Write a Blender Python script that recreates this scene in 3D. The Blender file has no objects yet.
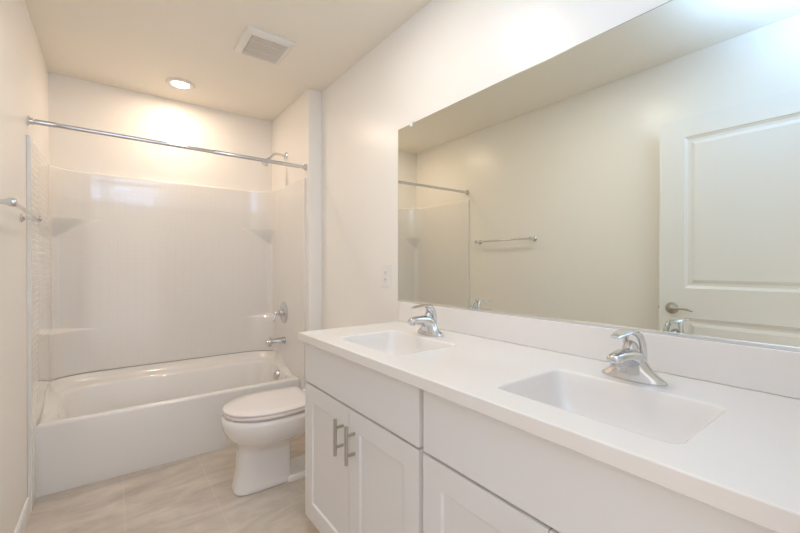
import bpy, bmesh, math
from mathutils import Vector, Matrix
PI = math.pi
C = bpy.context.scene.collection
S = bpy.context.scene

# ------------------------------------------------------------------ dimensions
W, XA, YB, YS, YT, H = 1.538, 1.438, 3.346, 2.552, 2.682, 2.44
YN = 0.03                       # inner face of the near wall (the doorway the camera stands in)
XC, ZC = 0.973, 0.9015          # counter front edge and counter top

# ------------------------------------------------------------------ camera, world, light, exposure
cam_d = bpy.data.cameras.new('camera')
cam = bpy.data.objects.new('camera', cam_d); C.objects.link(cam)
cam_d.sensor_width = 36; cam_d.lens = 383.05 * 36 / 800
cam_d.clip_start = 0.01
cam.location = (0.334, 0, 1.1911)
yaw, pit = math.radians(36.77), math.radians(-0.19)
cam.rotation_euler = (PI / 2 + pit, 0, -yaw)
S.camera = cam

S.view_settings.view_transform = 'Standard'
S.view_settings.look = 'None'
S.view_settings.gamma = 1
S.view_settings.exposure = 0.15
try: S.view_settings.use_curve_mapping = False
except Exception: pass
S.cycles.max_bounces = 14
S.cycles.diffuse_bounces = 8
S.cycles.glossy_bounces = 6
S.cycles.sample_clamp_indirect = 4
S.cycles.use_denoising = True

world = bpy.data.worlds.new('hall_daylight'); S.world = world
world.use_nodes = True
bg = world.node_tree.nodes['Background']
bg.inputs[0].default_value = (1.0, 0.915, 0.87, 1)
bg.inputs[1].default_value = 1.15

def lamp(name, kind, loc, energy, col, target=None, **kw):
    d = bpy.data.lights.new(name, kind); d.energy = energy; d.color = col
    for k, v in kw.items(): setattr(d, k, v)
    o = bpy.data.objects.new(name, d); C.objects.link(o); o.location = loc
    if target is not None:
        o.rotation_euler = (Vector(target) - Vector(loc)).to_track_quat('-Z', 'Y').to_euler()
    return o
# the photographer's flash, bounced off the ceiling
lamp('bounce_flash', 'SPOT', (0.57, 0.20, 2.04), 44.5, (0.315, 0.56, 1.0), (0.57, 0.08, 2.44),
     spot_size=math.radians(168), spot_blend=0.7, shadow_soft_size=0.04)
lamp('doorway_portal', 'AREA', (0.45, -0.10, 1.02), 1, (1, 1, 1), (0.45, 1, 1.02), shape='RECTANGLE', size=0.84, size_y=2.04).data.cycles.is_portal = True
# bulbs of the two recessed ceiling lights
lamp('tub_light_bulb', 'AREA', (0.705, 3.02, H - 0.012), 4.9, (1.0, 0.765, 0.575), (0.705, 3.02, 0), shape='DISK', size=0.105)
lamp('vanity_light_bulb', 'AREA', (0.86, 1.25, H - 0.012), 5.9, (1.0, 0.935, 0.83), (0.86, 1.25, 0), shape='DISK', size=0.105)

# ------------------------------------------------------------------ materials
def mat(name, col, rough=0.5, metal=0.0, spec=0.5, coat=0.0, bump=None, var=None, emit=None):
    m = bpy.data.materials.new(name); m.use_nodes = True
    nt = m.node_tree; b = nt.nodes['Principled BSDF']
    b.inputs['Base Color'].default_value = (*col, 1); b.inputs['Roughness'].default_value = rough
    b.inputs['Metallic'].default_value = metal; b.inputs['Specular IOR Level'].default_value = spec
    b.inputs['Coat Weight'].default_value = coat
    b.inputs['Coat Roughness'].default_value = 0.06
    tc = nt.nodes.new('ShaderNodeTexCoord')
    if var:                                      # (scale, amount)
        n = nt.nodes.new('ShaderNodeTexNoise'); n.inputs['Scale'].default_value = var[0]; n.inputs['Detail'].default_value = 4
        nt.links.new(tc.outputs['Object'], n.inputs['Vector'])
        mx = nt.nodes.new('ShaderNodeMix'); mx.data_type = 'RGBA'
        mx.inputs[6].default_value = (*[c * (1 - var[1]) for c in col], 1); mx.inputs[7].default_value = (*[min(1, c * (1 + var[1])) for c in col], 1)
        nt.links.new(n.outputs['Fac'], mx.inputs[0]); nt.links.new(mx.outputs[2], b.inputs['Base Color'])
    if bump:                                     # (scale, strength)
        n = nt.nodes.new('ShaderNodeTexNoise'); n.inputs['Scale'].default_value = bump[0]; n.inputs['Detail'].default_value = 3
        nt.links.new(tc.outputs['Object'], n.inputs['Vector'])
        bp = nt.nodes.new('ShaderNodeBump'); bp.inputs['Strength'].default_value = bump[1]; bp.inputs['Distance'].default_value = 0.002
        nt.links.new(n.outputs['Fac'], bp.inputs['Height']); nt.links.new(bp.outputs['Normal'], b.inputs['Normal'])
    if emit:
        b.inputs['Emission Color'].default_value = (*emit[0], 1); b.inputs['Emission Strength'].default_value = emit[1]
    return m

M = {}
M['wall'] = mat('wall_paint', (0.88, 0.855, 0.81), 0.32, bump=(70, 0.12), var=(3, 0.012))
M['ceil'] = mat('ceiling_paint', (0.88, 0.835, 0.745), 0.55, bump=(60, 0.12))
M['trimp'] = mat('trim_paint', (0.84, 0.83, 0.81), 0.3)
M['door'] = mat('door_paint', (0.84, 0.84, 0.82), 0.34, bump=(120, 0.05))
M['cab'] = mat('cabinet_paint', (0.80, 0.785, 0.775), 0.38, bump=(150, 0.03))
M['gapd'] = mat('cabinet_box_paint', (0.52, 0.51, 0.51), 0.5)
M['counter'] = mat('cultured_marble', (0.84, 0.80, 0.76), 0.24, coat=0.3, var=(6, 0.012))
M['acryl'] = mat('white_acrylic', (0.825, 0.81, 0.785), 0.16, coat=0.4, var=(2, 0.006))
M['porc'] = mat('white_porcelain', (0.84, 0.82, 0.80), 0.12, coat=0.6, var=(3, 0.004))
M['seat'] = mat('toilet_seat_plastic', (0.85, 0.80, 0.785), 0.25)
M['chrome'] = mat('chrome', (0.70, 0.71, 0.73), 0.09, metal=1)
M['satin'] = mat('satin_nickel', (0.50, 0.47, 0.42), 0.32, metal=1)
M['mirror'] = mat('mirror_glass', (0.80, 0.815, 0.745), 0.0, metal=1)
M['medge'] = mat('mirror_edge', (0.30, 0.30, 0.27), 0.3, metal=0.6)
M['alu'] = mat('bright_aluminium', (0.85, 0.86, 0.88), 0.25, metal=1)
M['plast'] = mat('white_plastic', (0.84, 0.82, 0.80), 0.35)
M['clear'] = mat('clear_plastic', (0.88, 0.88, 0.9), 0.15)
M['dark'] = mat('dark_slot', (0.22, 0.20, 0.19), 0.6)
M['rubber'] = mat('dark_sealant', (0.16, 0.15, 0.13), 0.7)
M['vent'] = mat('vent_plastic', (0.82, 0.80, 0.75), 0.4)
M['glow'] = mat('lamp_diffuser', (0.9, 0.88, 0.84), 0.4, emit=((1.0, 0.93, 0.82), 12))
M['lamptrim'] = mat('lamp_trim_paint', (0.84, 0.80, 0.77), 0.4)
M['base'] = mat('subfloor', (0.5, 0.45, 0.4), 0.8)

def tile_mat():
    m = mat('moulded_tile_acrylic', (0.82, 0.79, 0.74), 0.13, spec=0.7, coat=0.7)
    nt = m.node_tree; b = nt.nodes['Principled BSDF']
    uv = nt.nodes.new('ShaderNodeUVMap')
    br = nt.nodes.new('ShaderNodeTexBrick'); br.offset = 0; br.squash = 1
    br.inputs['Scale'].default_value = 1; br.inputs['Brick Width'].default_value = 0.034
    br.inputs['Row Height'].default_value = 0.030; br.inputs['Mortar Size'].default_value = 0.0016
    br.inputs['Mortar Smooth'].default_value = 0.6
    br.inputs['Color1'].default_value = (0.81, 0.79, 0.755, 1); br.inputs['Color2'].default_value = (0.81, 0.79, 0.755, 1)
    br.inputs['Mortar'].default_value = (0.788, 0.768, 0.733, 1)
    nt.links.new(uv.outputs['UV'], br.inputs['Vector'])
    inv = nt.nodes.new('ShaderNodeMath'); inv.operation = 'SUBTRACT'; inv.inputs[0].default_value = 1
    nt.links.new(br.outputs['Fac'], inv.inputs[1])
    bp = nt.nodes.new('ShaderNodeBump'); bp.inputs['Strength'].default_value = 0.27; bp.inputs['Distance'].default_value = 0.0010
    nt.links.new(inv.outputs[0], bp.inputs['Height']); nt.links.new(bp.outputs['Normal'], b.inputs['Normal'])
    nt.links.new(br.outputs['Color'], b.inputs['Base Color'])
    return m
M['tile'] = tile_mat()

def floor_mat():
    m = mat('stone_look_vinyl', (0.5, 0.44, 0.37), 0.36)
    nt = m.node_tree; b = nt.nodes['Principled BSDF']
    tc = nt.nodes.new('ShaderNodeTexCoord')
    mp = nt.nodes.new('ShaderNodeMapping'); mp.inputs['Rotation'].default_value = (0, 0, math.radians(-14)); mp.inputs['Scale'].default_value = (2.6, 7.5, 1)
    nt.links.new(tc.outputs['Object'], mp.inputs['Vector'])
    n1 = nt.nodes.new('ShaderNodeTexNoise'); n1.inputs['Scale'].default_value = 1.1; n1.inputs['Detail'].default_value = 7; n1.inputs['Roughness'].default_value = 0.62; n1.inputs['Distortion'].default_value = 0.7
    nt.links.new(mp.outputs['Vector'], n1.inputs['Vector'])
    r1 = nt.nodes.new('ShaderNodeValToRGB')
    r1.color_ramp.elements[0].position = 0.3; r1.color_ramp.elements[0].color = (0.50, 0.44, 0.37, 1)
    r1.color_ramp.elements[1].position = 0.72; r1.color_ramp.elements[1].color = (0.78, 0.70, 0.61, 1)
    nt.links.new(n1.outputs['Fac'], r1.inputs[0])
    n2 = nt.nodes.new('ShaderNodeTexNoise'); n2.inputs['Scale'].default_value = 4; n2.inputs['Detail'].default_value = 5
    nt.links.new(tc.outputs['Object'], n2.inputs['Vector'])
    r2 = nt.nodes.new('ShaderNodeValToRGB')
    r2.color_ramp.elements[0].position = 0.35; r2.color_ramp.elements[0].color = (0.86, 0.85, 0.84, 1)
    r2.color_ramp.elements[1].position = 0.65; r2.color_ramp.elements[1].color = (1, 1, 1, 1)
    nt.links.new(n2.outputs['Fac'], r2.inputs[0])
    mul = nt.nodes.new('ShaderNodeMix'); mul.data_type = 'RGBA'; mul.blend_type = 'MULTIPLY'; mul.inputs[0].default_value = 1
    nt.links.new(r1.outputs[0], mul.inputs[6]); nt.links.new(r2.outputs[0], mul.inputs[7])
    mp2 = nt.nodes.new('ShaderNodeMapping'); mp2.inputs['Location'].default_value = (0.25, -0.373, 0); mp2.inputs['Rotation'].default_value = (0, 0, PI / 2)
    nt.links.new(tc.outputs['Object'], mp2.inputs['Vector'])
    br = nt.nodes.new('ShaderNodeTexBrick'); br.offset = 0.5
    br.inputs['Scale'].default_value = 1; br.inputs['Brick Width'].default_value = 0.76; br.inputs['Row Height'].default_value = 0.378
    br.inputs['Mortar Size'].default_value = 0.0022; br.inputs['Mortar Smooth'].default_value = 0.3
    nt.links.new(mp2.outputs['Vector'], br.inputs['Vector'])
    gm = nt.nodes.new('ShaderNodeMix'); gm.data_type = 'RGBA'; gm.inputs[7].default_value = (0.76, 0.69, 0.60, 1)
    sc = nt.nodes.new('ShaderNodeMath'); sc.operation = 'MULTIPLY'; sc.inputs[1].default_value = 0.35
    nt.links.new(br.outputs['Fac'], sc.inputs[0]); nt.links.new(sc.outputs[0], gm.inputs[0]); nt.links.new(mul.outputs[2], gm.inputs[6])
    nt.links.new(gm.outputs[2], b.inputs['Base Color'])
    return m
M['floor'] = floor_mat()

# ------------------------------------------------------------------ mesh helpers
def obj(name, bm, m, parent=None, smooth=False, angle=40):
    bmesh.ops.recalc_face_normals(bm, faces=bm.faces[:])
    me = bpy.data.meshes.new(name); bm.to_mesh(me); bm.free()
    o = bpy.data.objects.new(name, me); C.objects.link(o)
    for x in (m if isinstance(m, (list, tuple)) else [m]): me.materials.append(x)
    if smooth:
        me.polygons.foreach_set('use_smooth', [True] * len(me.polygons))
        me.set_sharp_from_angle(angle=math.radians(angle))
    if parent is not None:
        o.parent = parent
        o.matrix_parent_inverse = Matrix.Translation(-parent.location) if parent.location.length else Matrix()
    return o
def thing(name, label, cat, loc, group=None):
    o = bpy.data.objects.new(name, None); C.objects.link(o)
    o.location = loc; o.empty_display_size = 0.1
    o['label'] = label; o['category'] = cat
    if group: o['group'] = group
    return o
def struct(name, bm, m, label=None, cat=None, **k):
    o = obj(name, bm, m, **k); o['kind'] = 'structure'
    if label: o['label'] = label
    if cat: o['category'] = cat
    return o
def box(bm, x0, x1, y0, y1, z0, z1, bev=0.0, seg=2):
    r = bmesh.ops.create_cube(bm, size=1.0)
    vs = r['verts']
    for v in vs:
        v.co = Vector(((x0 + x1) / 2 + v.co.x * (x1 - x0), (y0 + y1) / 2 + v.co.y * (y1 - y0), (z0 + z1) / 2 + v.co.z * (z1 - z0)))
    if bev:
        es = list({e for v in vs for e in v.link_edges})
        bmesh.ops.bevel(bm, geom=es, offset=bev, segments=seg, affect='EDGES', profile=0.5)
    return bm
def loft(bm, rings, cap0=True, cap1=True, closed=True):
    L = [[bm.verts.new(p) for p in r] for r in rings]
    n = len(L[0]); out = []
    for a, b in zip(L, L[1:]):
        for i in range(n if closed else n - 1):
            j = (i + 1) % n
            out.append(bm.faces.new((a[i], a[j], b[j], b[i])))
    if cap0: bm.faces.new(L[0][::-1])
    if cap1: bm.faces.new(L[-1])
    return L, out
def frame(t, up=Vector((0, 0, 1))):
    t = t.normalized()
    if abs(t.dot(up)) > 0.97: up = Vector((1, 0, 0))
    a = t.cross(up).normalized(); b = a.cross(t).normalized()
    return a, b
def tube(bm, pts, rad, n=16, up=Vector((0, 0, 1)), cap=True):
    """sweep; rad: float, list of floats or list of (ra, rb)"""
    pts = [Vector(p) for p in pts]; rings = []
    for i, p in enumerate(pts):
        t = pts[min(i + 1, len(pts) - 1)] - pts[max(i - 1, 0)]
        a, b = frame(t, up)
        r = rad[i] if isinstance(rad, (list, tuple)) else rad
        ra, rb = r if isinstance(r, (list, tuple)) else (r, r)
        rings.append([p + a * ra * math.cos(2 * PI * k / n) + b * rb * math.sin(2 * PI * k / n) for k in range(n)])
    return loft(bm, rings, cap, cap)
def lathe(bm, origin, axis, prof, n=32, up=Vector((0, 0, 1))):
    """prof: list of (radius, distance along axis)"""
    o = Vector(origin); ax = Vector(axis).normalized(); a, b = frame(ax, up)
    rings = [[o + ax * d + (a * math.cos(2 * PI * k / n) + b * math.sin(2 * PI * k / n)) * max(r, 1e-4) for k in range(n)] for r, d in prof]
    return loft(bm, rings)
def bez(p, n=16):
    """Catmull-Rom through the points"""
    p = [Vector(q) for q in p]; out = []
    for i in range(len(p) - 1):
        a, b, c, d = p[max(i - 1, 0)], p[i], p[i + 1], p[min(i + 2, len(p) - 1)]
        for k in range(n):
            t = k / n
            out.append(0.5 * ((2 * b) + (-a + c) * t + (2 * a - 5 * b + 4 * c - d) * t * t + (-a + 3 * b - 3 * c + d) * t ** 3))
    out.append(p[-1]); return out
def panel_slab(bm, w, h, t, stile, bands, rings, f):
    """a slab w x h x t with recessed panels between the stiles; bands: [(b0, b1)]; rings: [(inset, depth)]; f(a, b, d) -> world"""
    A = [0, stile[0], w - stile[1], w]; B = [0]
    for b0, b1 in bands: B += [b0, b1]
    B.append(h); V = {}
    def v(a, b, d):
        k = (round(a, 5), round(b, 5), round(d, 5))
        if k not in V: V[k] = bm.verts.new(f(a, b, d))
        return V[k]
    for i in range(3):
        for j in range(len(B) - 1):
            a0, a1, b0, b1 = A[i], A[i + 1], B[j], B[j + 1]
            if i == 1 and (b0, b1) in bands:
                pr = [(a0, b0), (a1, b0), (a1, b1), (a0, b1)]; pd = 0
                for ins, dep in rings:
                    q = [(a0 + ins, b0 + ins), (a1 - ins, b0 + ins), (a1 - ins, b1 - ins), (a0 + ins, b1 - ins)]
                    for k in range(4):
                        l = (k + 1) % 4
                        bm.faces.new((v(*pr[k], pd), v(*pr[l], pd), v(*q[l], dep), v(*q[k], dep)))
                    pr, pd = q, dep
                bm.faces.new([v(*x, pd) for x in pr])
            else:
                bm.faces.new((v(a0, b0, 0), v(a1, b0, 0), v(a1, b1, 0), v(a0, b1, 0)))
    for i in range(3):
        for b in (0, h): bm.faces.new((v(A[i], b, 0), v(A[i + 1], b, 0), v(A[i + 1], b, -t), v(A[i], b, -t)))
    for j in range(len(B) - 1):
        for a in (0, w): bm.faces.new((v(a, B[j], 0), v(a, B[j + 1], 0), v(a, B[j + 1], -t), v(a, B[j], -t)))
    ring = [v(x, 0, -t) for x in A] + [v(w, y, -t) for y in B[1:]] + [v(x, h, -t) for x in A[-2::-1]] + [v(0, y, -t) for y in B[-2:0:-1]]
    bm.faces.new(ring)
    return bm
def rrect(x0, x1, y0, y1, z, rad, nc=8, ns=8):
    """rounded rectangle ring, counter-clockwise from the front left; rad = 4 x (rx, ry) for corners FR, BR, BL, FL; z float or f(x, y)"""
    R = [r if isinstance(r, (tuple, list)) else (r, r) for r in (rad if isinstance(rad, (tuple, list)) else [rad] * 4)]
    cor = [((x1 - R[0][0], y0 + R[0][1]), R[0], -PI / 2), ((x1 - R[1][0], y1 - R[1][1]), R[1], 0),
           ((x0 + R[2][0], y1 - R[2][1]), R[2], PI / 2), ((x0 + R[3][0], y0 + R[3][1]), R[3], PI)]
    pts = []
    arcs = [[(c[0] + r[0] * math.cos(a + PI / 2 * k / nc), c[1] + r[1] * math.sin(a + PI / 2 * k / nc)) for k in range(nc + 1)] for c, r, a in cor]
    for i in range(4):
        p = arcs[i - 1][-1]; q = arcs[i][0]
        for k in range(1, ns): pts.append((p[0] + (q[0] - p[0]) * k / ns, p[1] + (q[1] - p[1]) * k / ns))
        pts += arcs[i]
    return [Vector((x, y, z(x, y) if callable(z) else z)) for x, y in pts]
def sstep(t):
    t = max(0.0, min(1.0, t)); return t * t * (3 - 2 * t)

# ------------------------------------------------------------------ the room
bm = bmesh.new(); box(bm, -0.1, W + 0.1, -1.2, YB + 0.1, -0.06, 0); struct('floor', bm, M['floor'])
bm = bmesh.new(); box(bm, -0.1, W + 0.1, -0.09, YB + 0.1, H, H + 0.08); struct('ceiling', bm, M['ceil'])
bm = bmesh.new(); box(bm, -0.1, 0, YN, YB, 0, H); struct('wall_left', bm, M['wall'])
bm = bmesh.new(); box(bm, -0.1, W + 0.1, YB, YB + 0.1, 0, H); struct('wall_back', bm, M['wall'])
bm = bmesh.new(); box(bm, W, W + 0.1, YN, YB, 0, H); struct('wall_right', bm, M['wall'])
bm = bmesh.new(); box(bm, XA, W, YS, YB, 0, H, 0.003); struct('wall_alcove', bm, M['wall'])
DX0, DX1, DZ = 0.045, 0.905, 2.07                          # doorway
bm = bmesh.new()
box(bm, -0.1, DX0, -0.09, YN, 0, H); box(bm, DX1, W + 0.1, -0.09, YN, 0, H); box(bm, DX0, DX1, -0.09, YN, DZ, H)
struct('wall_near', bm, M['wall'])
bm = bmesh.new()                                            # lining of the doorway
box(bm, DX0, DX0 + 0.016, -0.09, YN, 0, DZ); box(bm, DX1 - 0.016, DX1, -0.09, YN, 0, DZ); box(bm, DX0 + 0.016, DX1 - 0.016, -0.09, YN, DZ - 0.016, DZ)
struct('trim_1', bm, M['trimp'])
def baseboard(name, pts):                                   # profile swept along x or y: pts = (x0,x1,y0,y1, side)
    bm = bmesh.new(); x0, x1, y0, y1, s = pts
    prof = [(0, 0), (0.012, 0), (0.012, 0.062), (0.009, 0.074), (0.004, 0.080), (0, 0.080)]
    if s in 'xX':                                           # runs along y, on a wall facing +x / -x
        rr = [[Vector((x0 + d if s == 'x' else x0 - d, y, z)) for d, z in prof] for y in (y0, y1)]
    else:
        rr = [[Vector((x, y0 - d, z)) for d, z in prof] for x in (x0, x1)]
    loft(bm, rr); struct(name, bm, M['trimp'])
baseboard('baseboard_left', (0, 0, YN, 2.539, 'x'))
baseboard('baseboard_right', (W, W, 1.60, YS - 0.013, 'X'))
baseboard('baseboard_alcove', (XA, W, YS, YS, 'y'))

# open door against the left wall
DF = 0.10                                                   # x of the face towards the room
door = panel_slab(bmesh.new(), 0.868, 2.025, 0.035, (0.125, 0.125), [(0.235, 0.880), (1.050, 1.915)],
                  [(0.003, -0.004), (0.016, -0.010), (0.030, -0.010), (0.048, -0.003)], lambda a, b, d: Vector((DF + d, 0.912 - a, 0.010 + b)))
door = struct('door_1', door, M['door'])
door['label'] = 'white two-panel door standing open against the left wall, seen in the mirror'
bm = bmesh.new()
hy, hz = 0.846, 0.940
lathe(bm, (DF + 0.0005, hy, hz), (1, 0, 0), [(0.033, 0), (0.033, 0.004), (0.029, 0.010), (0.014, 0.013), (0.011, 0.016), (0.011, 0.050), (0.009, 0.055)], 28)
tube(bm, bez([(DF + 0.046, hy + 0.004, hz), (DF + 0.050, hy - 0.02, hz + 0.002), (DF + 0.050, hy - 0.06, hz + 0.005), (DF + 0.048, hy - 0.09, hz + 0.001), (DF + 0.046, hy - 0.112, hz - 0.006)], 6),
     [(0.008 + 0.0, 0.0095 - 0.004 * i / 24) for i in range(25)], 12)
h = obj('door_handle', bm, M['satin'], door, True); h['label'] = 'satin nickel lever handle'
bm = bmesh.new(); box(bm, DF - 0.029, DF - 0.006, 0.9115, 0.9135, hz - 0.028, hz + 0.028); box(bm, DF - 0.023, DF - 0.012, 0.912, 0.922, hz - 0.009, hz + 0.009, 0.002)
h = obj('latch', bm, M['satin'], door); h['label'] = 'metal latch plate'
for k, z in enumerate((0.25, 1.02, 1.80)):
    bm = bmesh.new(); tube(bm, [(0.060, 0.040, z - 0.045), (0.060, 0.040, z + 0.045)], 0.006, 12)
    obj('hinge', bm, M['satin'], door, True)

# ------------------------------------------------------------------ bathtub
def zs(y): return sstep((y - 2.76) / 0.42)
def zf(a, b): return lambda x, y: a + (b - a) * zs(y)
bm = bmesh.new()
RB = (0.26, 0.15)
sp = [  # x0 x1 y0 y1, corner radii FR BR BL FL, z front, z back
    (0.001, XA - 0.001, YT, YB - 0.003, [0.002] * 4, 0.0, 0.0),
    (0.001, XA - 0.001, YT, YB - 0.003, [0.002] * 4, 0.351, 0.466),
    (0.0145, XA - 0.0145, YT + 0.003, YB - 0.026, [0.002, RB, RB, 0.002], 0.361, 0.470),
    (0.020, XA - 0.020, YT + 0.010, YB - 0.034, [0.008, RB, RB, 0.008], 0.3675, 0.462),
    (0.028, XA - 0.028, YT + 0.020, YB - 0.046, [0.02, RB, RB, 0.02], 0.370, 0.436),
    (0.044, XA - 0.040, YT + 0.030, YB - 0.070, [0.05, RB, RB, 0.05], 0.370, 0.419),
    (0.062, XA - 0.048, YT + 0.040, YB - 0.100, [0.10, RB, RB, 0.10], 0.3685, 0.412),
    (0.074, XA - 0.056, YT + 0.048, YB - 0.114, [0.12, (0.25, .16), (0.25, .16), 0.12], 0.364, 0.405),
    (0.084, XA - 0.062, YT + 0.054, YB - 0.122, [0.13, (0.24, .16), (0.24, .16), 0.13], 0.353, 0.390),
    (0.125, XA - 0.085, YT + 0.080, YB - 0.150, [0.13, (0.22, .16), (0.22, .16), 0.13], 0.22, 0.23),
    (0.175, XA - 0.100, YT + 0.105, YB - 0.175, [0.12, 0.15, 0.15, 0.12], 0.105, 0.105),
    (0.205, XA - 0.125, YT + 0.130, YB - 0.200, [0.11, 0.13, 0.13, 0.11], 0.066, 0.066),
    (0.250, XA - 0.165, YT + 0.170, YB - 0.240, [0.08, 0.10, 0.10, 0.08], 0.058, 0.058)]
loft(bm, [rrect(x0, x1, y0, y1, zf(a, b), R, 12, 36) for x0, x1, y0, y1, R, a, b in sp])
tub = thing('bathtub', 'long white alcove bathtub with a plain front apron', 'bathtub', (XA / 2, 3.0, 0))
obj('tub_shell', bm, M['acryl'], tub, True, 50)
bm = bmesh.new()
ox = XA - 0.068
loft(bm, [[Vector((ox - d + 0.16 * (zz - 0.33) - 0.0, 2.990 + yy * w, 0.325 + (zz - 0.33) * w + 0.005)) for yy, zz in [(0.034 * math.cos(2 * PI * k / 24), 0.33 + 0.038 * math.sin(2 * PI * k / 24)) for k in range(24)]] for d, w in ((-0.010, 1.0), (0.006, 1.0), (0.020, 0.94), (0.026, 0.80), (0.027, 0.3))])
o = obj('overflow_plate', bm, M['chrome'], tub, True); o['label'] = 'chrome overflow cover'
bm = bmesh.new(); lathe(bm, (XA - 0.27, 3.0, 0.056), (0, 0, 1), [(0.034, 0), (0.034, 0.004), (0.026, 0.006), (0.022, 0.003), (0.001, 0.003)], 24)
o = obj('drain', bm, M['chrome'], tub, True); o['label'] = 'chrome drain ring'

# ------------------------------------------------------------------ moulded tub surround
def surround():
    bm = bmesh.new(); uvl = bm.loops.layers.uv.new('UVMap')
    PL, PR, BY, PX, NC, NS = 2.540, 2.602, YB - 0.028, 0.0155, 20, 26            # panel front, back plane, side offset
    def inner(rx, ry):
        xm = XA / 2
        def half(py):
            L = [(PX, py + (BY - ry - py) * k / NS) for k in range(NS)]
            for k in range(NC + 1):
                t = k / NC * PI / 2
                L.append((PX + rx - rx * math.cos(t), BY - ry + ry * math.sin(t)))
            return L + [(PX + rx + (xm - PX - rx) * k / 8, BY) for k in range(1, 8)]
        return half(PL) + [(xm, BY)] + [(XA - x, y) for x, y in reversed(half(PR))]
    base = inner(0.25, 0.14)
    arc = [0.0]
    for p, q in zip(base, base[1:]): arc.append(arc[-1] + math.dist(p, q))
    n = len(base)
    R1, R0 = (0.25, 0.14), (0.035, 0.035)
    lev = [('s', R1), (0.56, R1), (0.70, R1), (0.752, R1), (0.758, (0.246, 0.138)), (0.763, (0.232, 0.130)), (0.782, R0), (0.80, R0), (1.0, R0), (1.2, R0), (1.375, R0),
           (1.41, (0.092, 0.062)), (1.45, (0.167, 0.099)), (1.492, (0.240, 0.135)), (1.496, (0.243, 0.1365)), (1.503, R1), (1.65, R1), (1.799, R1), (1.806, R1), (1.811, (0.25, 0.138)), (1.815, (0.248, 0.132))]
    def outer(pts):                                          # a point on the walls behind every point of the profile
        o = []
        for i, (x, y) in enumerate(base):
            k = i if i <= n // 2 else n - 1 - i
            if k < NS: p, q = 0.0006, y
            elif k <= NS + NC:
                t = (k - NS) / NC
                p, q = (0.002, y0c + (YB - 0.002 - y0c) * min(1, 2 * t)) if t <= 0.5 else (0.002 + (0.25 + PX - 0.002) * (2 * t - 1), YB - 0.002)
            else: p, q = (x if i <= n // 2 else XA - x), YB - 0.002
            o.append((p if i <= n // 2 else XA - p, q))
        return o[::-1]
    y0c = BY - 0.14
    rings = []
    for i, (z, R) in enumerate(lev):
        ins = 0.0 if z == 's' or z < 1.809 else (0.002 if z < 1.813 else 0.007)
        pts = inner(*R)
        ring = []
        for x, y in pts:
            zz = 0.3632 + (0.4732 - 0.3632) * zs(y) if z == 's' else z
            if ins:                                          # rolled top lip
                x = max(0.004, x - ins) if x < PX + 0.001 else min(XA - 0.004, x + ins) if x > XA - PX - 0.001 else x
                y = y + ins if y > BY - 0.2 else y
            ring.append(bm.verts.new((x, y, zz)))
        for x, y in outer(pts):
            zz = 0.3632 + (0.4732 - 0.3632) * zs(y) if z == 's' else z
            ring.append(bm.verts.new((x, y, zz)))
        rings.append(ring)
    m = len(rings[0])
    for li, (a, b) in enumerate(zip(rings, rings[1:])):
        for i in range(m):
            j = (i + 1) % m
            f = bm.faces.new((a[i], a[j], b[j], b[i]))
            if i < n - 1:
                for lp, u in zip(f.loops, (arc[i], arc[j], arc[j], arc[i])): lp[uvl].uv = (u, lp.vert.co.z)
                corner = NS <= i < NS + NC or n - 1 - NS - NC <= i < n - 1 - NS
                niche = 3 < li < 15 and corner
                f.material_index = 1 if niche or li >= 18 else 0
            else: f.material_index = 1
    for ring in (rings[0], rings[-1]):
        for i in range(n - 1):
            f = bm.faces.new((ring[i], ring[i + 1], ring[2 * n - 2 - i], ring[2 * n - 1 - i])); f.material_index = 1
    return bm
sur = thing('tub_surround', 'glossy white moulded wall surround with small square tile pattern above the bathtub', 'tub surround', (XA / 2, YB - 0.03, 0.47))
obj('wall_panel', surround(), [M['tile'], M['acryl']], sur, True, 22)
for x0, x1, py in ((0.0006, 0.0155, 2.540), (XA - 0.0155, XA - 0.0006, 2.602)):  # the front flanges run down to the floor beside the apron
    bm = bmesh.new(); box(bm, x0, x1, py, YT - 0.0006, 0.0005, 0.3628, 0.002); obj('front_flange', bm, M['acryl'], sur)
bm = bmesh.new()                                             # dark sealed joint between tub and surround
def joint(bm):
    pts = []
    N = 40
    for k in range(N + 1):
        t = k / N * PI / 2
        pts.append((0.017 + 0.25 - 0.25 * math.cos(t), YB - 0.0295 - 0.14 + 0.14 * math.sin(t)))
    pts = pts + [(XA / 2 + (x - XA / 2), YB - 0.0295) for x in [0.3 + 0.84 * q / 20 for q in range(21)]] + [(XA - x, y) for x, y in reversed(pts)]
    pts = [(x, y) for x, y in pts if y > 3.22]
    tube(bm, [(x, y, 0.4722 - 0.119 * (1 - zs(y))) for x, y in pts], 0.0013, 6)
joint(bm); o = obj('seam', bm, M['rubber'], sur); o['label'] = 'thin dark joint line along the tub'

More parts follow.
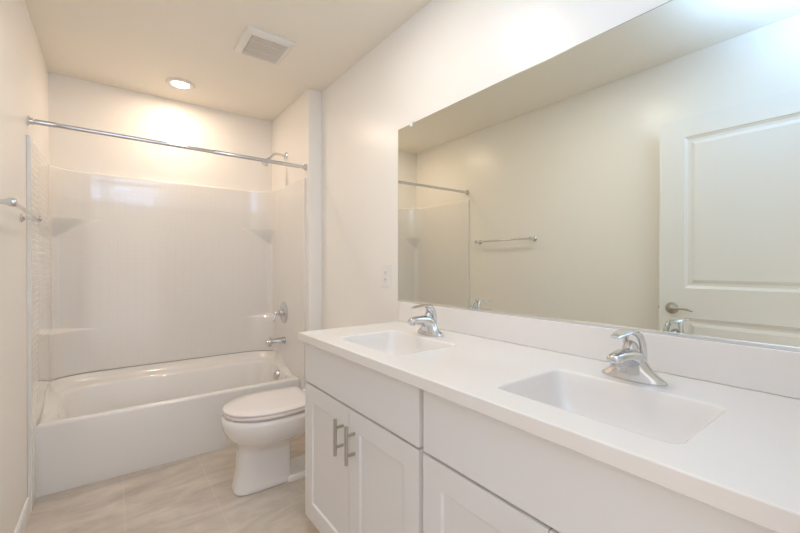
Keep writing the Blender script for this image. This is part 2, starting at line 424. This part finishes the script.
# ------------------------------------------------------------------ curtain rod
def RY(x): return 2.568 + 0.036 * x / XA                     # the rod hangs very slightly askew
rod = thing('curtain_rod', 'chrome shower curtain rod spanning the tub alcove', 'curtain rod', (XA / 2, 2.60, 1.892))
bm = bmesh.new(); tube(bm, [(0.004, RY(0), 1.892), (0.10, RY(0.1), 1.892), (0.104, RY(0.104), 1.892)], [0.0130, 0.0130, 0.0115], 20); tube(bm, [(0.10, RY(0.1), 1.892), (0.85, RY(0.85), 1.892)], 0.0112, 20)
obj('inner_tube', bm, M['chrome'], rod, True)
bm = bmesh.new(); tube(bm, [(0.83, RY(0.83), 1.892), (0.834, RY(0.834), 1.892), (XA - 0.004, RY(XA), 1.892)], [0.0112, 0.0128, 0.0128], 20)
obj('outer_tube', bm, M['chrome'], rod, True)
for x, s in ((0.0005, 1), (XA - 0.0005, -1)):
    bm = bmesh.new(); lathe(bm, (x, RY(x), 1.892), (s, 0, 0), [(0.024, 0), (0.024, 0.004), (0.017, 0.010), (0.0155, 0.022), (0.013, 0.024)], 24)
    obj('end_flange', bm, M['chrome'], rod, True)

# ------------------------------------------------------------------ shower head, valve and spout
sh = thing('shower_head', 'chrome shower head on a bent arm behind the curtain rod', 'shower head', (XA, 2.987, 2.057))
bm = bmesh.new(); lathe(bm, (XA - 0.0005, 2.987, 2.057), (-1, 0, 0), [(0.034, 0), (0.034, 0.003), (0.026, 0.010), (0.012, 0.014), (0.011, 0.016)], 24)
obj('wall_flange', bm, M['chrome'], sh, True)
bm = bmesh.new(); tube(bm, bez([(XA - 0.01, 2.987, 2.057), (XA - 0.06, 2.987, 2.064), (XA - 0.095, 2.987, 2.058), (XA - 0.125, 2.987, 2.030), (XA - 0.140, 2.987, 2.013)], 8), 0.0095, 14)
obj('shower_arm', bm, M['chrome'], sh, True)
bm = bmesh.new(); lathe(bm, (XA - 0.136, 2.987, 2.018), (-0.62, 0, -0.6), [(0.010, 0), (0.014, 0.006), (0.014, 0.018), (0.016, 0.024), (0.026, 0.040), (0.033, 0.052), (0.034, 0.060), (0.030, 0.063), (0.001, 0.061)], 24)
obj('spray_head', bm, M['chrome'], sh, True)
PXW = XA - 0.0160                                            # face of the right-hand panel
tv = thing('tub_valve', 'round chrome shower valve plate with a curved lever above the spout', 'shower valve', (PXW, 2.998, 0.815))
bm = bmesh.new(); lathe(bm, (PXW, 2.998, 0.815), (-1, 0, 0), [(0.086, 0), (0.086, 0.003), (0.080, 0.008), (0.040, 0.013), (0.030, 0.016), (0.028, 0.040), (0.022, 0.046), (0.001, 0.048)], 36)
obj('escutcheon', bm, M['chrome'], tv, True)
bm = bmesh.new(); lathe(bm, (PXW - 0.047, 2.998, 0.815), (-1, 0, 0), [(0.018, 0), (0.020, 0.006), (0.018, 0.020), (0.010, 0.026), (0.001, 0.027)], 20)
tube(bm, bez([(PXW - 0.060, 2.998, 0.822), (PXW - 0.072, 2.988, 0.812), (PXW - 0.086, 2.975, 0.785), (PXW - 0.092, 2.968, 0.750)], 6), [(0.010 - 0.0002 * i, 0.010 - 0.00025 * i) for i in range(19)], 12)
obj('lever', bm, M['chrome'], tv, True)
sp_ = thing('tub_spout', 'short chrome tub spout with a diverter knob below the valve', 'tub spout', (PXW, 2.992, 0.592))
bm = bmesh.new()
tube(bm, [(PXW - q, 2.992, 0.592 - dz) for q, dz in ((0.0005, 0), (0.004, 0), (0.012, 0), (0.06, 0), (0.105, 0.001), (0.128, 0.003), (0.139, 0.005), (0.143, 0.006))],
     [(0.031, 0.031), (0.031, 0.031), (0.0285, 0.0285), (0.027, 0.027), (0.026, 0.026), (0.0245, 0.0245), (0.019, 0.020), (0.010, 0.011)], 24)
lathe(bm, (PXW - 0.118, 2.992, 0.578), (0, 0, -1), [(0.018, 0), (0.018, 0.018), (0.015, 0.020), (0.013, 0.012), (0.001, 0.012)], 20)
obj('spout', bm, M['chrome'], sp_, True)
bm = bmesh.new(); lathe(bm, (PXW - 0.115, 2.992, 0.610), (0, 0, 1), [(0.005, 0), (0.005, 0.012), (0.009, 0.015), (0.009, 0.023), (0.005, 0.026)], 16)
obj('diverter_knob', bm, M['chrome'], sp_, True)

# ------------------------------------------------------------------ towel bar on the left wall
tb = thing('towel_bar', 'chrome towel bar on the left wall, also seen in the mirror', 'towel bar', (0, 2.13, 1.405))
ty0, ty1, tz, tx = 1.83, 2.405, 1.405, 0.058
bm = bmesh.new(); tube(bm, [(tx, ty0, tz), (tx, ty1, tz)], 0.0072, 16); obj('bar', bm, M['chrome'], tb, True)
for y in (ty0, ty1):
    bm = bmesh.new()
    lathe(bm, (0.0005, y, tz), (1, 0, 0), [(0.021, 0), (0.021, 0.004), (0.016, 0.008), (0.010, 0.013), (0.0085, 0.036), (0.011, 0.045), (0.015, 0.051), (0.0155, 0.061), (0.012, 0.069), (0.001, 0.072)], 24)
    obj('post', bm, M['chrome'], tb, True)

# ------------------------------------------------------------------ ceiling lights and exhaust fan
def can(name, x, y, label):
    t = thing(name, label, 'ceiling light', (x, y, H), 'recessed ceiling lights')
    bm = bmesh.new()
    lathe(bm, (x, y, H - 0.0005), (0, 0, -1), [(0.090, 0), (0.090, 0.004), (0.082, 0.011), (0.062, 0.011), (0.054, 0.006), (0.054, 0.0)], 48)
    obj('trim_ring', bm, M['lamptrim'], t, True)
    bm = bmesh.new(); lathe(bm, (x, y, H - 0.001), (0, 0, -1), [(0.0535, 0), (0.0535, 0.006), (0.030, 0.0085), (0.001, 0.009)], 48)
    o = obj('diffuser', bm, M['glow'], t, True); o['label'] = 'glowing diffuser'
can('ceiling_light', 0.705, 3.02, 'lit round recessed ceiling light above the bathtub')
can('ceiling_light', 0.86, 1.25, 'lit round recessed ceiling light above the vanity')
vf = thing('exhaust_vent', 'square white ventilation fan cover on the ceiling', 'ceiling vent', (1.024, 2.215, H))
vx0, vx1, vy0, vy1 = 0.893, 1.155, 2.070, 2.360
bm = bmesh.new()
def rect(x0, x1, y0, y1, z): return [Vector((x0, y0, z)), Vector((x1, y0, z)), Vector((x1, y1, z)), Vector((x0, y1, z))]
def rin(i, z): return rrect(vx0 + i, vx1 - i, vy0 + i, vy1 - i, z, max(0.004, 0.012 - i * .2), 4, 2)
loft(bm, [rin(0, H - 0.0005), rin(0, H - 0.008), rin(0.004, H - 0.013), rin(0.030, H - 0.024), rin(0.034, H - 0.024), rin(0.036, H - 0.014), rin(0.036, H - 0.0005)])
obj('frame', bm, M['vent'], vf, True, 30)
bm = bmesh.new()
k = vx0 + 0.040
while k < vx1 - 0.040:
    box(bm, k, k + 0.0056, vy0 + 0.037, vy1 - 0.037, H - 0.022, H - 0.006); k += 0.0095
for y in (vy0 + 0.037, (vy0 + vy1) / 2 - 0.045, (vy0 + vy1) / 2 + 0.045, vy1 - 0.042): box(bm, vx0 + 0.037, vx1 - 0.037, y, y + 0.005, H - 0.020, H - 0.007)
box(bm, vx0 + 0.037, vx1 - 0.037, vy0 + 0.037, vy1 - 0.037, H - 0.004, H - 0.001)
o = obj('grille', bm, M['vent'], vf); o['label'] = 'slotted grille'

# ------------------------------------------------------------------ toilet
TY = 2.136
toilet = thing('toilet', 'white toilet with closed lid between the bathtub and the vanity', 'toilet', (1.10, TY, 0))
TX = 0.032
def egg(xf, xb, hw, z, xm=None, eb=2.6, ef=2.0, n=64, cut=None):
    xm = xm if xm is not None else xf + (xb - xf) * 0.52
    P = []; z = z * 0.975 if z > 0.01 else z
    for k in range(n):
        t = 2 * PI * k / n; c, s = math.cos(t), math.sin(t)
        e = ef if c < 0 else eb
        X = math.copysign(abs(c) ** (2 / e), c); Y = math.copysign(abs(s) ** (2 / e), s)
        x = xm + X * ((xm - xf) if c < 0 else (xb - xm))
        if cut: x = min(x, cut)
        P.append(Vector((x + TX, TY + Y * hw, z)))
    return P
bm = bmesh.new()
loft(bm, [egg(0.806, 1.090, 0.084, 0.0005, 0.93, 9, 3.2), egg(0.798, 1.094, 0.090, 0.006, 0.93, 9, 3.2), egg(0.798, 1.094, 0.090, 0.024, 0.93, 9, 3.2), egg(0.806, 1.092, 0.085, 0.045, 0.93, 9, 3.2),
          egg(0.818, 1.090, 0.083, 0.12, 0.94, 9, 3.0), egg(0.827, 1.090, 0.085, 0.20, 0.94, 9, 2.8), egg(0.827, 1.095, 0.090, 0.232, 0.95, 7, 2.6),
          egg(0.814, 1.14, 0.112, 0.252, 0.98, 5, 2.4), egg(0.800, 1.23, 0.148, 0.275, 1.0, 4, 2.3), egg(0.768, 1.26, 0.172, 0.308, 1.0, 3.4, 2.2), egg(0.752, 1.27, 0.183, 0.345, 1.0, 3.0, 2.15),
          egg(0.747, 1.28, 0.186, 0.380, 1.0, 2.8, 2.15), egg(0.751, 1.28, 0.182, 0.400, 1.0, 2.8, 2.15), egg(0.762, 1.27, 0.172, 0.408, 1.0, 2.8, 2.15)])
# foot plate and trapway behind the pedestal
loft(bm, [egg(1.05, 1.40, 0.095, 0.0005, 1.2, 5, 8), egg(1.05, 1.40, 0.095, 0.022, 1.2, 5, 8), egg(1.06, 1.39, 0.088, 0.032, 1.2, 5, 8)])
loft(bm, [egg(1.25, 1.38, 0.07, 0.028, 1.3, 3, 3), egg(1.25, 1.38, 0.065, 0.12, 1.3, 3, 3), egg(1.22, 1.38, 0.075, 0.25, 1.3, 3, 3), egg(1.15, 1.40, 0.10, 0.30, 1.3, 3, 3)])
box(bm, 1.20, 1.532, TY - 0.17, TY + 0.17, 0.285, 0.385, 0.03, 3)
obj('bowl', bm, M['porc'], toilet, True, 50)
bm = bmesh.new()
loft(bm, [egg(0.764, 1.36, 0.182, 0.4155, 1.0, 2.1, 2.1, cut=1.205), egg(0.757, 1.36, 0.187, 0.419, 1.0, 2.1, 2.1, cut=1.21), egg(0.757, 1.36, 0.187, 0.4315, 1.0, 2.1, 2.1, cut=1.21), egg(0.764, 1.36, 0.183, 0.4345, 1.0, 2.1, 2.1, cut=1.205)])
o = obj('seat', bm, M['seat'], toilet, True, 60)
for x, y in ((0.825, TY - 0.07), (0.825, TY + 0.07), (1.17, TY - 0.145), (1.17, TY + 0.145)):
    bm = bmesh.new(); box(bm, x - 0.012, x + 0.012, y - 0.005, y + 0.005, 0.3975, 0.4056); obj('seat_bumper', bm, M['plast'], toilet)
bm = bmesh.new()
loft(bm, [egg(0.762, 1.36, 0.183, 0.4365, 1.0, 2.1, 2.1, cut=1.212), egg(0.756, 1.37, 0.187, 0.439, 1.0, 2.1, 2.1, cut=1.216), egg(0.756, 1.37, 0.187, 0.4455, 1.0, 2.1, 2.1, cut=1.216), egg(0.762, 1.36, 0.182, 0.4498, 1.0, 2.1, 2.1, cut=1.211), egg(0.82, 1.30, 0.14, 0.4528, 1.0, 2.1, 2.1, cut=1.17), egg(0.95, 1.10, 0.05, 0.4536, 1.0, 2.1, 2.1)])
obj('lid', bm, M['seat'], toilet, True, 50)
for y in (TY - 0.075, TY + 0.075):
    bm = bmesh.new(); tube(bm, [(1.268, y - 0.022, 0.421), (1.268, y + 0.022, 0.421)], 0.0125, 14); box(bm, 1.258, 1.288, y - 0.018, y + 0.018, 0.384, 0.416, 0.004); obj('hinge', bm, M['plast'], toilet, True)
bm = bmesh.new(); loft(bm, [rrect(1.345, 1.528, TY - 0.185, TY + 0.185, 0.386, 0.03, 6, 2), rrect(1.335, 1.532, TY - 0.205, TY + 0.205, 0.55, 0.035, 6, 2), rrect(1.330, 1.534, TY - 0.212, TY + 0.212, 0.705, 0.035, 6, 2)])
obj('tank', bm, M['porc'], toilet, True, 50)
bm = bmesh.new(); loft(bm, [rrect(1.326, 1.5355, TY - 0.218, TY + 0.218, 0.706, 0.035, 6, 2), rrect(1.322, 1.5355, TY - 0.222, TY + 0.222, 0.712, 0.035, 6, 2), rrect(1.322, 1.5355, TY - 0.222, TY + 0.222, 0.728, 0.035, 6, 2), rrect(1.332, 1.534, TY - 0.212, TY + 0.212, 0.738, 0.03, 6, 2)])
obj('tank_lid', bm, M['porc'], toilet, True, 50)
bm = bmesh.new(); lathe(bm, (1.330, TY - 0.15, 0.655), (-1, 0, 0), [(0.013, 0), (0.013, 0.008), (0.008, 0.012), (0.008, 0.020)], 16); tube(bm, [(1.312, TY - 0.155, 0.655), (1.308, TY - 0.12, 0.650), (1.308, TY - 0.08, 0.644)], [0.006, 0.006, 0.008], 10)
o = obj('flush_lever', bm, M['chrome'], toilet, True); o['label'] = 'chrome flush lever'

# ------------------------------------------------------------------ vanity cabinets
FX = XC + 0.020                                              # face of doors
def handle(name, y, z0, z1, parent):
    bm = bmesh.new()
    hx = FX - 0.032
    tube(bm, [(hx, y, z0), (hx, y, z1)], 0.0062, 14)
    for z in (z0 + 0.030, z1 - 0.030): tube(bm, [(FX + 0.0005, y, z), (hx, y, z)], 0.0052, 12)
    o = obj(name, bm, M['satin'], parent, True); o['label'] = 'brushed nickel bar pull'
def cabinet(y0, y1, label):
    """y0 near end, y1 far end"""
    t = thing('vanity_cabinet', label, 'cabinet', (1.26, (y0 + y1) / 2, 0), 'vanity cabinets')
    bm = bmesh.new()
    a0, a1 = y0 + 0.001, y1 - 0.001
    f0, f1, bk = FX + 0.021, FX + 0.039, W - 0.003
    for p, q in ((a0, a0 + 0.016), (a1 - 0.016, a1)):
        box(bm, f1, bk, p, q, 0.105, 0.8665); box(bm, FX + 0.085, bk, p, q, 0.0005, 0.105)
    box(bm, f1, bk, a0 + 0.016, a1 - 0.016, 0.105, 0.121)
    box(bm, bk - 0.006, bk, a0 + 0.016, a1 - 0.016, 0.121, 0.8665)
    for p, q in ((a0, a0 + 0.038), (a1 - 0.038, a1)): box(bm, f0, f1, p, q, 0.105, 0.8665)       # face frame
    for p, q in ((0.105, 0.143), (0.67, 0.715), (0.83, 0.8665)): box(bm, f0, f1, a0 + 0.038, a1 - 0.038, p, q)
    obj('carcass', bm, M['cab'], t)
    bm = bmesh.new(); box(bm, FX + 0.070, FX + 0.0848, a0, a1, 0.0005, 0.104); obj('toe_kick', bm, M['cab'], t)
    g = 0.0095                                               # reveal at the cabinet's edges
    bm = bmesh.new(); box(bm, FX, FX + 0.0205, y0 + g, y1 - g, 0.697, 0.862, 0.0016)
    obj('drawer_front', bm, M['cab'], t)
    ym = (y0 + y1) / 2
    for a, b, hs in ((y0 + g, ym - 0.0016, 1), (ym + 0.0016, y1 - g, -1)):
        bm = bmesh.new()
        panel_slab(bm, b - a, 0.567, 0.0205, (0.066, 0.066), [(0.072, 0.567 - 0.066)], [(0.0025, -0.0012), (0.0070, -0.0065)], lambda p, q, d, b=b: Vector((FX - d, b - p, 0.122 + q)))
        d = obj('door', bm, M['cab'], t)
        handle('handle', (b - 0.037) if hs == 1 else (a + 0.041), 0.516, 0.645, d)
    return t
cabinet(0.788, 1.573, 'white two-door vanity cabinet under the far sink, next to the toilet')
cabinet(0.034, 0.788, 'white two-door vanity cabinet under the near sink, cut by the bottom of the photo')

# ------------------------------------------------------------------ counter with two integral basins
top = thing('countertop', 'long white vanity countertop with two moulded rectangular sinks and a backsplash', 'countertop', (1.26, 0.8, 0.868))
CY0, CY1, CX1, ZB = 0.032, 1.592, W - 0.001, 0.868
sinks = [(1.056, 1.336, 0.220, 0.600), (1.052, 1.337, 0.980, 1.390)]
bm = bmesh.new()
loops = [[Vector((XC, CY0, ZC)), Vector((CX1, CY0, ZC)), Vector((CX1, CY1, ZC)), Vector((XC, CY1, ZC))]]
holes = [rrect(x0, x1, y0, y1, ZC, 0.026, 8, 6) for x0, x1, y0, y1 in sinks]
e = 0.0025
def addloop(P):
    vs = [bm.verts.new(p) for p in P]
    return vs, [bm.edges.new((vs[i], vs[(i + 1) % len(vs)])) for i in range(len(vs))]
ot = [Vector((XC + e, CY0, ZC)), Vector((CX1, CY0, ZC)), Vector((CX1, CY1 - e, ZC)), Vector((XC + e, CY1 - e, ZC))]
vo, eo = addloop(ot); hv = []; es = list(eo)
for hl in holes:
    v, ed = addloop(hl); hv.append(v); es += ed
bmesh.ops.triangle_fill(bm, use_beauty=True, use_dissolve=False, edges=es)
def side(prev, P):
    nv = [bm.verts.new(p) for p in P]
    for i in range(len(P)):
        j = (i + 1) % len(P); bm.faces.new((prev[i], prev[j], nv[j], nv[i]))
    return nv
q = side(vo, [Vector((XC + 0.001, CY0, ZC - 0.0006)), Vector((CX1, CY0, ZC - 0.0006)), Vector((CX1, CY1 - 0.001, ZC - 0.0006)), Vector((XC + 0.001, CY1 - 0.001, ZC - 0.0006))])
q = side(q, [Vector((XC, CY0, ZC - e)), Vector((CX1, CY0, ZC - e)), Vector((CX1, CY1, ZC - e)), Vector((XC, CY1, ZC - e))])
q = side(q, [Vector((XC, CY0, ZB + 0.002)), Vector((CX1, CY0, ZB + 0.002)), Vector((CX1, CY1, ZB + 0.002)), Vector((XC, CY1, ZB + 0.002))])
q = side(q, [Vector((XC + 0.002, CY0, ZB)), Vector((CX1, CY0, ZB)), Vector((CX1, CY1 - 0.002, ZB)), Vector((XC + 0.002, CY1 - 0.002, ZB))])
be = [bm.edges.get((q[i], q[(i + 1) % 4])) for i in range(4)]; hb = []
for v, hl in zip(hv, holes):
    nv = side(v, [p - Vector((0, 0, ZC - ZB)) for p in hl]); hb += [bm.edges.get((nv[i], nv[(i + 1) % len(nv)])) for i in range(len(nv))]
bmesh.ops.triangle_fill(bm, use_beauty=True, use_dissolve=False, edges=be + hb)
obj('counter_slab', bm, M['counter'], top, False)
for x0, x1, y0, y1 in sinks:
    bm = bmesh.new()
    def sr(i, z, r, fx=0.0, bx=0.0): return rrect(x0 + i + fx, x1 - i - bx, y0 + i, y1 - i, z, r, 8, 6)
    rr = [sr(0.0, ZC + 0.0001, 0.026), sr(0.0022, ZC - 0.0005, 0.026), sr(0.0045, ZC - 0.0025, 0.027), sr(0.0065, ZC - 0.007, 0.028), sr(0.012, ZC - 0.035, 0.032), sr(0.021, ZC - 0.07, 0.040),
          sr(0.036, ZC - 0.098, 0.05), sr(0.052, ZC - 0.114, 0.05), sr(0.072, ZC - 0.121, 0.045), sr(0.105, ZC - 0.125, 0.02)]
    back = [sr(0.085, ZC - 0.137, 0.04), sr(0.03, ZC - 0.120, 0.04), sr(0.012, ZC - 0.08, 0.04), sr(0.003, ZC - 0.035, 0.028), sr(0.0005, ZC - 0.010, 0.026)]
    loft(bm, back + rr, True, True)
    sk = obj('sink', bm, M['counter'], top, True, 60); sk['label'] = 'moulded rectangular basin'
    bm = bmesh.new(); cx, cy = (x0 + x1) / 2 + 0.01, (y0 + y1) / 2
    lathe(bm, (cx, cy, ZC - 0.126), (0, 0, 1), [(0.024, 0), (0.024, 0.003), (0.019, 0.005), (0.016, 0.002), (0.015, 0.002), (0.014, 0.006), (0.001, 0.008)], 24)
    o = obj('drain', bm, M['chrome'], sk, True); o['label'] = 'chrome pop-up drain'
bm = bmesh.new(); box(bm, W - 0.021, W - 0.001, CY0, CY1, ZC + 0.0003, 1.003, 0.002)
obj('backsplash', bm, M['counter'], top)

# ------------------------------------------------------------------ faucets
def faucet(x, y, label):
    t = thing('faucet', label, 'faucet', (x, y, ZC + 0.0005), 'sink faucets')
    z = ZC + 0.0005
    bm = bmesh.new()
    n = 28
    # centre line of body: rises from the base plate, then bends forward (towards -x) into the spout
    path = [((0.004, 0.000), 0.030, 0.076), ((0.004, 0.004), 0.030, 0.077), ((0.004, 0.009), 0.029, 0.075), ((0.004, 0.014), 0.027, 0.068), ((0.003, 0.020), 0.026, 0.059), ((0.002, 0.028), 0.0255, 0.049),
            ((0.001, 0.038), 0.0255, 0.041), ((-0.001, 0.049), 0.026, 0.034)]
    rings = []
    for (px, pz), a, b in path:
        rings.append([Vector((x + px + a * math.cos(2 * PI * k / n), y + b * math.sin(2 * PI * k / n), z + pz)) for k in range(n)])
    arc = [((-0.008, 0.056), 48, 0.028, 0.0300), ((-0.024, 0.0615), 70, 0.0225, 0.0265), ((-0.046, 0.0655), 84, 0.0175, 0.0235), ((-0.070, 0.0670), 91, 0.0145, 0.0215), ((-0.089, 0.0660), 95, 0.0130, 0.0195), ((-0.101, 0.0645), 98, 0.0110, 0.0165), ((-0.107, 0.0635), 100, 0.0055, 0.0095)]
    for (px, pz), ang, a, b in arc:
        th = math.radians(ang); nx, nz = math.cos(th), math.sin(th)      # section's own 'up' axis leans back as the spout bends
        rings.append([Vector((x + px + a * math.cos(2 * PI * k / n) * nx, y + b * math.sin(2 * PI * k / n), z + pz + a * math.cos(2 * PI * k / n) * nz)) for k in range(n)])
    loft(bm, rings)
    lathe(bm, (x - 0.091, y, z + 0.060), (-0.08, 0, -1), [(0.012, 0), (0.012, 0.012), (0.0105, 0.014), (0.001, 0.012)], 18)   # aerator
    obj('spout_body', bm, M['chrome'], t, True, 60)
    bm = bmesh.new()                                          # loop handle: two ribs behind a domed stem, joined in a lever on top
    lathe(bm, (x - 0.004, y, z + 0.064), (-0.12, 0, 1), [(0.021, 0), (0.020, 0.012), (0.016, 0.024), (0.010, 0.033), (0.001, 0.036)], 22)
    for s in (-1, 1):
        tube(bm, bez([(x + 0.012, y + s * 0.022, z + 0.046), (x + 0.012, y + s * 0.0215, z + 0.072), (x + 0.008, y + s * 0.0195, z + 0.098), (x - 0.002, y + s * 0.015, z + 0.115), (x - 0.018, y + s * 0.008, z + 0.1205)], 6), [(0.0078, 0.0085)] * 19 + [(0.0076 - 0.0006 * i, 0.0075 - 0.0007 * i) for i in range(6)], 12)
    tube(bm, bez([(x + 0.010, y, z + 0.117), (x - 0.008, y, z + 0.124), (x - 0.036, y, z + 0.124), (x - 0.068, y, z + 0.120), (x - 0.095, y, z + 0.1165)], 6),
         [(0.008 + 0.012 * math.sin(PI / 2 * min(1, (i + 1) / 8)) if i < 12 else 0.020 - 0.0085 * ((i - 12) / 12) ** 1.3, 0.0046 if i < 22 else 0.0032) for i in range(25)], 16)
    obj('handle', bm, M['chrome'], t, True, 60)
    bm = bmesh.new(); tube(bm, [(x + 0.026, y, z + 0.006), (x + 0.033, y, z + 0.052)], 0.0024, 10); lathe(bm, (x + 0.0328, y, z + 0.050), (0.15, 0, 1), [(0.003, 0), (0.0055, 0.003), (0.0055, 0.009), (0.003, 0.012)], 12)
    obj('lift_rod', bm, M['chrome'], t, True)
faucet(1.388, 1.206, 'chrome single-lever faucet at the far sink, nearer the bathtub')
faucet(1.386, 0.425, 'chrome single-lever faucet at the near sink, right side of the photo')

# ------------------------------------------------------------------ mirror, outlet
mir = thing('wall_mirror', 'large frameless wall mirror above the vanity', 'mirror', (W, 0.84, 1.013))
bm = bmesh.new(); box(bm, W - 0.0065, W - 0.0006, 0.036, 1.620, 1.0075, 1.901)
for f in bm.faces: f.material_index = 1
bm.faces.ensure_lookup_table()
front = min(bm.faces, key=lambda f: f.calc_center_median().x)
bmesh.ops.inset_region(bm, faces=[front], thickness=0.0028)
front.material_index = 0
obj('mirror_glass', bm, [M['mirror'], M['medge']], mir)
bm = bmesh.new(); box(bm, W - 0.010, W - 0.0068, 0.036, 1.620, 1.0034, 1.0115, 0.0008)
o = obj('channel', bm, M['alu'], mir); o['label'] = 'thin metal channel along the bottom edge'
for y in (1.507,):
    bm = bmesh.new(); box(bm, W - 0.0095, W - 0.0006, y - 0.009, y + 0.009, 1.9015, 1.917, 0.002); box(bm, W - 0.0095, W - 0.0066, y - 0.009, y + 0.009, 1.888, 1.9020, 0.001)
    lathe(bm, (W - 0.0094, y, 1.911), (-1, 0, 0), [(0.004, 0), (0.004, 0.0015), (0.001, 0.002)], 12)
    o = obj('clip', bm, M['clear'], mir); o['label'] = 'small clear plastic mirror clip'
out = thing('wall_outlet', 'white electrical outlet plate on the wall beside the mirror', 'outlet', (W, 1.735, 1.132))
bm = bmesh.new(); box(bm, W - 0.006, W - 0.0005, 1.735 - 0.040, 1.735 + 0.040, 1.132 - 0.061, 1.132 + 0.061, 0.002)
obj('cover_plate', bm, M['plast'], out)
bm = bmesh.new(); box(bm, W - 0.0085, W - 0.0062, 1.735 - 0.017, 1.735 + 0.017, 1.132 - 0.034, 1.132 + 0.034, 0.001)
ins = obj('receptacle', bm, M['plast'], out)
for z in (1.132 - 0.019, 1.132 + 0.019):
    for s, w, lo, hi in ((-0.006, 0.0012, 0.004, 0.005), (0.006, 0.0012, 0.004, 0.005), (0, 0.002, 0.011, -0.007)):
        bm = bmesh.new(); box(bm, W - 0.0090, W - 0.0084, 1.735 + s - w, 1.735 + s + w, z - lo, z + hi)
        o = obj('slot', bm, M['dark'], ins); o['label'] = 'dark plug slot'
for z in (1.132 - 0.004, 1.132 + 0.004):
    bm = bmesh.new(); box(bm, W - 0.0100, W - 0.0084, 1.735 - 0.006, 1.735 + 0.006, z - 0.0025, z + 0.0025, 0.0006)
    obj('button', bm, M['plast'], ins)
